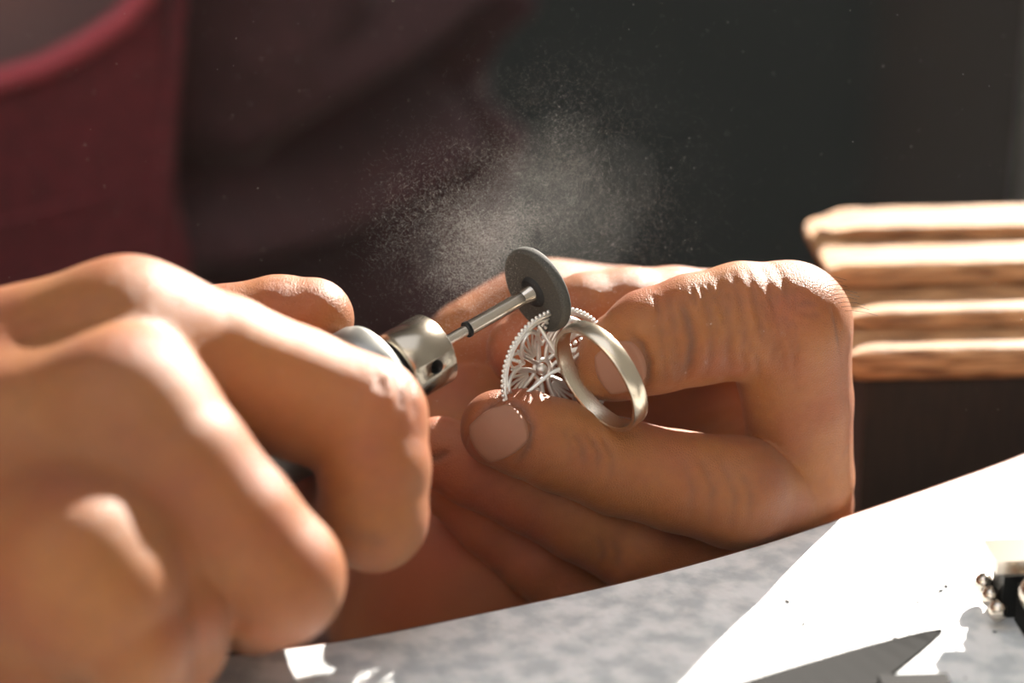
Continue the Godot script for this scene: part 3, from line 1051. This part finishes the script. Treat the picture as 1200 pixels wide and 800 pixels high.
	F.flesh(Vector3(-0.37, 1.24, -0.40), ls, 0.065, 0.06)
	vs = PackedVector3Array(); ns = PackedVector3Array(); ix = PackedInt32Array()
	F.mesh_into(0.006, vs, ns, ix)
	put("sleeves", arr_mesh(vs, smooth_normals(vs, ix, ns), ix), M.shirt, person)

func hem_height(hem: Array, th: float) -> float:
	for k in hem.size() - 1:
		if th < hem[k + 1].x:
			var t: float = clampf((th - hem[k].x) / maxf(hem[k + 1].x - hem[k].x, 1e-5), 0.0, 1.0)
			return lerpf(hem[k].y, hem[k + 1].y, t)
	var last: Vector3 = hem[hem.size() - 1]
	return lerpf(last.y, 1.16, smoothstep(last.x, last.x + 0.25, th))

# ------------------------------------------------------------------ the tool
func build_handpiece() -> void:
	var at := P(630, 339, 0.4222)
	var ax := V(-0.755, -0.437, 0.49).normalized()         # from the wheel back to the handle
	var o := thing("rotary_handpiece", "steel rotary handpiece with a grey polishing wheel held in the hand on the left", "rotary tool", at + ax * 0.05)
	var mm := func(list: Array) -> Array:
		var out := []
		for q in list: out.append(Vector2(q[0], q[1]) * 0.001)
		return out
	var wheel := put("polishing_wheel", lathe(at, ax, mm.call([[-1.05, 0.0], [-1.05, 7.7], [-0.9, 8.1], [-0.6, 8.3], [0.5, 8.3], [0.9, 8.1], [1.1, 7.7], [1.1, 7.7], [1.05, 3.2], [1.05, 3.2], [1.05, 0.0]]), 96), M.rubber, o)
	put("hub_washer", lathe(at, ax, mm.call([[1.0, 3.0], [1.5, 2.8], [1.75, 2.4], [1.75, 2.4], [1.8, 0.0]]), 48), M.black, wheel)
	put("mandrel_collar", lathe(at, ax, mm.call([[1.7, 0.0], [1.7, 1.75], [1.7, 1.75], [4.0, 1.2], [4.0, 1.2], [4.6, 1.2]]), 48), M.steel, o)
	put("shank", lathe(at, ax, mm.call([[3.8, 0.0], [3.8, 1.2], [4.0, 1.36], [4.0, 1.36], [16.6, 1.36], [16.6, 1.36], [16.8, 1.2], [16.8, 1.0], [16.8, 1.0], [27.0, 1.0]]), 48), M.steel, o)
	put("shank_ring", lathe(at, ax, mm.call([[16.4, 1.2], [16.4, 1.50], [16.4, 1.50], [16.95, 1.50], [16.95, 1.50], [16.95, 0.9]]), 48), M.dark_metal, o)
	# chuck with a key hole bored into its side
	var chuck := CSGCombiner3D.new()
	chuck.name = "chuck"
	o.add_child(chuck, true)
	chuck.position = -o.position
	var body := CSGMesh3D.new()
	body.mesh = lathe(at, ax, mm.call([[24.0, 0.0], [24.0, 5.8], [24.0, 5.8], [24.6, 6.7], [24.6, 6.7], [32.6, 6.7], [32.6, 6.7], [33.3, 5.9], [33.3, 5.9], [33.3, 0.0]]), 96)
	body.material = M.brushed
	body.name = "chuck_body"
	chuck.add_child(body, true)
	var side := (V(0.10, -0.38, 0.85) - ax * V(0.10, -0.38, 0.85).dot(ax)).normalized()
	var hole := CSGCylinder3D.new()
	hole.name = "key_hole"
	hole.radius = 0.0013
	hole.height = 0.006
	hole.sides = 32
	hole.material = M.black
	hole.operation = CSGShape3D.OPERATION_SUBTRACTION
	var hx := side.cross(ax).normalized()
	hole.transform = Transform3D(Basis(hx, side, hx.cross(side)), at + ax * 0.0288 + side * 0.0064)
	chuck.add_child(hole, true)
	put("chuck_rim", lathe(at, ax, mm.call([[23.8, 0.9], [23.8, 5.5], [23.8, 5.5], [24.3, 6.1], [24.3, 6.1], [24.3, 0.9]]), 64), M.matte_metal, o)
	put("neck", lathe(at, ax, mm.call([[33.0, 0.0], [33.0, 4.6], [33.0, 4.6], [34.4, 4.6], [34.4, 5.4], [35.2, 5.4], [35.2, 4.2], [37.0, 4.2]]), 64), M.black, o)
	put("handle", lathe(at, ax, mm.call([[36.2, 0.0], [36.2, 8.8], [36.3, 9.6], [36.9, 10.4], [38.0, 10.8], [41.0, 10.8], [41.6, 10.4], [42.0, 9.4], [47.0, 8.8], [72.0, 7.8], [75.0, 6.0], [75.0, 0.0]]), 80), M.matte_metal, o)

# ------------------------------------------------------------------ the ring
func build_ring() -> void:
	var c := P(704, 441, 0.4152)
	var ax := V(0.755, 0.50, -0.42).normalized()
	var r := V(-0.60, 0.20, -0.83)
	r = (r - ax * r.dot(ax)).normalized()                 # from the band's middle to the ornament
	var o := thing("filigree_ring", "silver ring with a round openwork filigree head held between the fingertips", "ring", c - r * 0.0105)
	# band: flat strip with rounded edges
	put("band", lathe(c, ax, [Vector2(-0.0014, 0.0098), Vector2(-0.0016, 0.0100), Vector2(-0.0016, 0.0100), Vector2(-0.0016, 0.0106), Vector2(-0.0016, 0.0106), Vector2(-0.0014, 0.0108), Vector2(0.0014, 0.0108), Vector2(0.0016, 0.0106), Vector2(0.0016, 0.0106), Vector2(0.0016, 0.0100), Vector2(0.0016, 0.0100), Vector2(0.0014, 0.0098), Vector2(0.0014, 0.0098), Vector2(-0.0014, 0.0098)], 128), M.band, o)
	var hc := c + r * 0.0113 + V(-0.0012, -0.0020, 0.0)
	var u := ax
	var w := r.cross(u).normalized()
	var RO := 0.0117
	# head: domed openwork, hollow towards the band
	var pt := func(a: float, q: float) -> Vector3:         # q 0 at the middle of the dome, 1 at its rim
		return hc + (u * cos(a) + w * sin(a)) * RO * q + r * 0.0048 * (1.0 - q * q)
	var s := Soup.new()
	var ring_of := func(q: float, n: int, lift: float) -> Array:
		var l := []
		for i in n: l.append(pt.call(TAU * i / n, q) + r * lift)
		return l
	s.tube(ring_of.call(1.0, 72, 0.0), 0.00042, 8, true)
	s.tube(ring_of.call(0.91, 72, 0.0), 0.00032, 8, true)
	put("rim_wire", soup_mesh(s), M.silver, o)
	s = Soup.new()
	for i in 84:
		var a := TAU * i / 84.0
		s.ball(pt.call(a, 1.045) + r * 0.0003, 0.00040, 5, 7)
	var beads := put("bead_border", soup_mesh(s), M.silver, o)
	beads.set_meta("kind", "stuff")
	for k in 6:                                            # six drop-shaped petals, each a wire loop filled with a fan of wires
		var a0 := TAU * (k + 0.27) / 6.0
		s = Soup.new()
		var loop := []
		for i in 28:
			var t := TAU * i / 28.0
			var q := 0.53 - 0.36 * cos(t)
			var da := 0.46 * sin(t) * (0.75 + 0.25 * cos(t)) * (1.0 if q > 0.5 else 0.85)
			loop.append(pt.call(a0 + da, q) - r * 0.0004)
		s.tube(loop, 0.00042, 8, true)
		var petal := put("petal", soup_mesh(s), M.silver, o)
		s = Soup.new()
		for j in 5:
			var t := (j - 2.0) / 2.0
			var a1 := a0 + t * 0.32
			s.tube([pt.call(a0 + t * 0.10, 0.30), pt.call(a0 + t * 0.24, 0.55), pt.call(a1, 0.86 - 0.10 * t * t)], 0.00028, 6)
		put("fan_wires", soup_mesh(s), M.silver, petal)
		s = Soup.new()                                     # scrolls between the petals and the rim
		var am := a0 + TAU / 12.0
		for sgn in [-1.0, 1.0]:
			var l := []
			for i in 14:
				var t := i / 13.0
				l.append(pt.call(am + sgn * 0.17 * sin(t * PI), 0.42 + 0.50 * t))
			s.tube(l, 0.00028, 6)
		for i in 4:
			s.ball(pt.call(am, 0.56 + 0.09 * i), 0.00042, 5, 7)
		put("scroll", soup_mesh(s), M.silver, o)
	s = Soup.new()
	s.tube(ring_of.call(0.16, 24, 0.0), 0.0004, 8, true)
	s.ball(pt.call(0.0, 0.0), 0.0011, 7, 10)
	put("center_boss", soup_mesh(s), M.silver, o)
	s = Soup.new()                                         # two struts solder the band to the rim
	for sgn in [-1.0, 1.0]:
		var q: Vector3 = c + r * 0.0104 + ax * 0.0010 * sgn
		s.tube([q, q + ax * 0.0028 * sgn + r * 0.0006, hc + ax * RO * 0.9 * sgn], 0.00038, 8)
		s.tube([q, q + w * 0.0030 * sgn + r * 0.0004, hc + w * RO * 0.9 * sgn], 0.00038, 8)
	put("strut", soup_mesh(s), M.silver, o)

# ------------------------------------------------------------------ tools lying on the bench
func build_bench_tools() -> void:
	# scraper blade with a ridge
	var tip := on_bench(1103, 741)
	var tail := on_bench(868, 872)
	var d := (tail - tip).normalized()
	var n := Vector3(d.z, 0, -d.x)
	if n.z < 0: n = -n
	var L := tip.distance_to(tail)
	var o := thing("scraper", "dark pointed steel scraper blade lying on the pale bench top", "scraper", (tip + tail) / 2.0)
	var vs := PackedVector3Array(); var ix := PackedInt32Array(); var ns := PackedVector3Array()
	var st := SurfaceTool.new(); st.begin(Mesh.PRIMITIVE_TRIANGLES); st.set_smooth_group(-1)
	var rows := []
	for i in 13:
		var t := i / 12.0
		var hw := 0.0002 + 0.0078 * pow(t, 0.85)
		var c := tip + d * L * t + Vector3(0, 0.0002, 0)
		var hgt := 0.0005 + 0.0066 * pow(t, 0.8)
		rows.append([c - n * hw, c - n * hw * 0.95 + Vector3(0, hgt * 0.8, 0), c - n * hw * 0.55 + Vector3(0, hgt, 0), c + n * hw * 0.95 + Vector3(0, hgt * 0.12, 0), c + n * hw])
	for i in 12:
		for k in 5:
			var a: Vector3 = rows[i][k]; var b: Vector3 = rows[i][(k + 1) % 5]
			var a2: Vector3 = rows[i + 1][k]; var b2: Vector3 = rows[i + 1][(k + 1) % 5]
			tri(st, a, b, a2); tri(st, b, b2, a2)
	for k in range(1, 4):
		tri(st, rows[12][0], rows[12][k + 1], rows[12][k]); tri(st, rows[0][0], rows[0][k], rows[0][k + 1])
	st.generate_normals()
	put("blade", st.commit(), M.blade, o)
	var s := Soup.new()
	s.tube([tail + d * 0.012 + Vector3(0, 0.0070, 0), tail + d * 0.02 + Vector3(0, 0.0072, 0), tail + d * 0.05 + Vector3(0, 0.0075, 0), tail + d * 0.10 + Vector3(0, 0.0075, 0)], 0.007, 16, false)
	put("handle", soup_mesh(s), M.dwood, o)
	# pliers at the right edge of the picture
	var p := on_bench(1199, 730)
	var q := thing("pliers", "dark steel pliers with a domed rivet at the right edge of the bench", "pliers", p)
	q.scale = Vector3(1.35, 1.5, 1.35)
	var bas := Basis(Vector3.UP, 0.10)
	var jaw := func(off: Vector3, h: Vector3) -> ArrayMesh:
		var st2 := SurfaceTool.new(); st2.begin(Mesh.PRIMITIVE_TRIANGLES)
		add_hex(st2, Transform3D(bas, p + bas * off), h, 0.0)
		return st2.commit()
	put("jaw", jaw.call(Vector3(0.014, 0.0028, -0.0035), Vector3(0.0165, 0.0026, 0.0022)), M.dark_metal, q)
	put("jaw", jaw.call(Vector3(0.014, 0.0026, 0.0022), Vector3(0.0150, 0.0024, 0.0028)), M.blade, q)
	put("cheek_plate", jaw.call(Vector3(0.014, 0.0072, -0.0030), Vector3(0.0180, 0.0008, 0.0030)), M.steel, q)
	s = Soup.new()
	s.ball(p + Vector3(0.0015, 0.0052, 0.0030), 0.0032, 10, 20, Vector3(1, 0.8, 1))
	put("rivet", soup_mesh(s), M.steel, q)
	s = Soup.new()
	for i in 3: s.ball(p + Vector3(-0.0040 + 0.0002 * i, 0.0022, -0.0060 + 0.0036 * i), 0.0013, 6, 10)
	put("spring_coil", soup_mesh(s), M.steel, q)
	for hnd in [-1.0, 1.0]:
		s = Soup.new()
		s.tube([p + Vector3(0.028, 0.004, 0.002 * hnd), p + Vector3(0.06, 0.005, 0.016 * hnd), p + Vector3(0.13, 0.006, 0.020 * hnd)], 0.0045, 12)
		put("handle", soup_mesh(s), M.black, q)
	# a flat file end under the blade
	var f0 := on_bench(1070, 806)
	var fl := thing("file", "flat dark file lying at the lower edge beside the scraper", "file", f0)
	var fb := Basis(Vector3.UP, 0.05)
	var st3 := SurfaceTool.new(); st3.begin(Mesh.PRIMITIVE_TRIANGLES)
	add_hex(st3, Transform3D(fb, f0 + Vector3(0, 0.0012, 0.003)), Vector3(0.0056, 0.0012, 0.0035), 0.0)
	put("body", st3.commit(), M.blade, fl)
	# filings
	var mm := MultiMesh.new()
	mm.transform_format = MultiMesh.TRANSFORM_3D
	var sl := BoxMesh.new(); sl.size = Vector3(0.0012, 0.0003, 0.0004)
	mm.mesh = sl
	mm.instance_count = 18
	for i in 18:
		var g := on_bench(rng.randf_range(900, 1190), rng.randf_range(665, 800))
		var sc := rng.randf_range(0.2, 0.7)
		mm.set_instance_transform(i, Transform3D(Basis(Vector3.UP, rng.randf() * TAU).scaled(Vector3.ONE * sc), g + Vector3(0, 0.00016, 0)))
	var mi := MultiMeshInstance3D.new()
	mi.name = "metal_filings"
	mi.multimesh = mm
	mi.material_override = M.dark_metal
	add_child(mi, true)
	tag(mi, "dark metal filings scattered over the pale bench top", "filings")
	mi.set_meta("kind", "stuff")

# ------------------------------------------------------------------ dust
func grain_mesh() -> ArrayMesh:
	var s := Soup.new()
	s.ball(Vector3.ZERO, 1.0, 2, 4)
	return soup_mesh(s)

func scatter(called: String, label: String, list: Array) -> void:
	var mm := MultiMesh.new()
	mm.transform_format = MultiMesh.TRANSFORM_3D
	mm.mesh = grain_mesh()
	mm.instance_count = list.size()
	for i in list.size():
		mm.set_instance_transform(i, Transform3D(Basis(Vector3(rng.randf() - 0.5, rng.randf() - 0.5, rng.randf() - 0.5).normalized(), rng.randf() * TAU).scaled(Vector3.ONE * list[i][1]), list[i][0]))
	var mi := MultiMeshInstance3D.new()
	mi.name = called
	mi.multimesh = mm
	mi.material_override = M.dust
	add_child(mi, true)
	tag(mi, label, "dust")
	mi.set_meta("kind", "stuff")

func build_dust() -> void:
	var nz := FastNoiseLite.new(); nz.seed = 77; nz.frequency = 0.045; nz.fractal_type = FastNoiseLite.FRACTAL_RIDGED; nz.fractal_octaves = 4
	nz.domain_warp_enabled = true; nz.domain_warp_amplitude = 14.0; nz.domain_warp_frequency = 0.05
	var list := []
	# plumes: [pixel, distance, spread in mm, share]
	var plumes := [[Vector2(572, 300), 0.428, Vector3(7, 7, 5), 0.30], [Vector2(545, 272), 0.432, Vector3(9, 7, 6), 0.20], [Vector2(610, 245), 0.436, Vector3(10, 9, 7), 0.22], [Vector2(650, 195), 0.44, Vector3(8, 10, 7), 0.13], [Vector2(705, 235), 0.445, Vector3(10, 12, 8), 0.15]]
	var tries := 0
	while list.size() < 60000 and tries < 600000:
		tries += 1
		var pick := rng.randf()
		var k := 0
		while k < 4 and pick > plumes[k][3]:
			pick -= plumes[k][3]; k += 1
		var g: Vector3 = Vector3(rng.randfn(), rng.randfn(), rng.randfn()) * plumes[k][2] * 0.001
		var p: Vector3 = P(plumes[k][0].x, plumes[k][0].y, plumes[k][1]) + V(g.x, g.y, g.z)
		var n := nz.get_noise_3dv(p * 1000.0) * 0.5 + 0.5
		if rng.randf() > pow(n, 4.0) * 1.6 + 0.02: continue
		list.append([p, 0.00001 * rng.randf_range(1.6, 4.2)])
	scatter("dust_cloud", "pale grinding dust drifting up from the polishing wheel", list)
	var puff := FogMaterial.new()
	puff.resource_name = "smoke"
	puff.albedo = Color(0.95, 0.94, 0.92)
	puff.density = 1.1
	for p in [[Vector2(578, 292), 0.430, Vector3(15, 20, 14)], [Vector2(552, 278), 0.433, Vector3(26, 20, 16)], [Vector2(610, 250), 0.436, Vector3(24, 26, 16)], [Vector2(640, 195), 0.440, Vector3(18, 26, 16)], [Vector2(700, 245), 0.444, Vector3(20, 34, 16)], [Vector2(650, 270), 0.440, Vector3(34, 24, 18)]]:
		var fv := FogVolume.new()
		fv.name = numbered("smoke_puff")
		fv.shape = RenderingServer.FOG_VOLUME_SHAPE_ELLIPSOID
		fv.size = p[2] * 0.001
		fv.material = puff
		fv.position = P(p[0].x, p[0].y, p[1])
		fv.rotation = Vector3(0.3, 0.2, rng.randf_range(-0.6, 0.6))
		add_child(fv, true)
		tag(fv, "thin puff of grinding smoke above the polishing wheel", "smoke", "smoke puffs")
		fv.set_meta("kind", "stuff")
	list = []
	for i in 700:
		var d := rng.randf_range(0.36, 0.56)
		list.append([P(rng.randf_range(-20, 1220), rng.randf_range(-20, 480), d), 0.0001 * rng.randf_range(0.3, 1.0)])
	scatter("dust_motes", "bright dust motes floating in the sunlit air before the dark background", list)
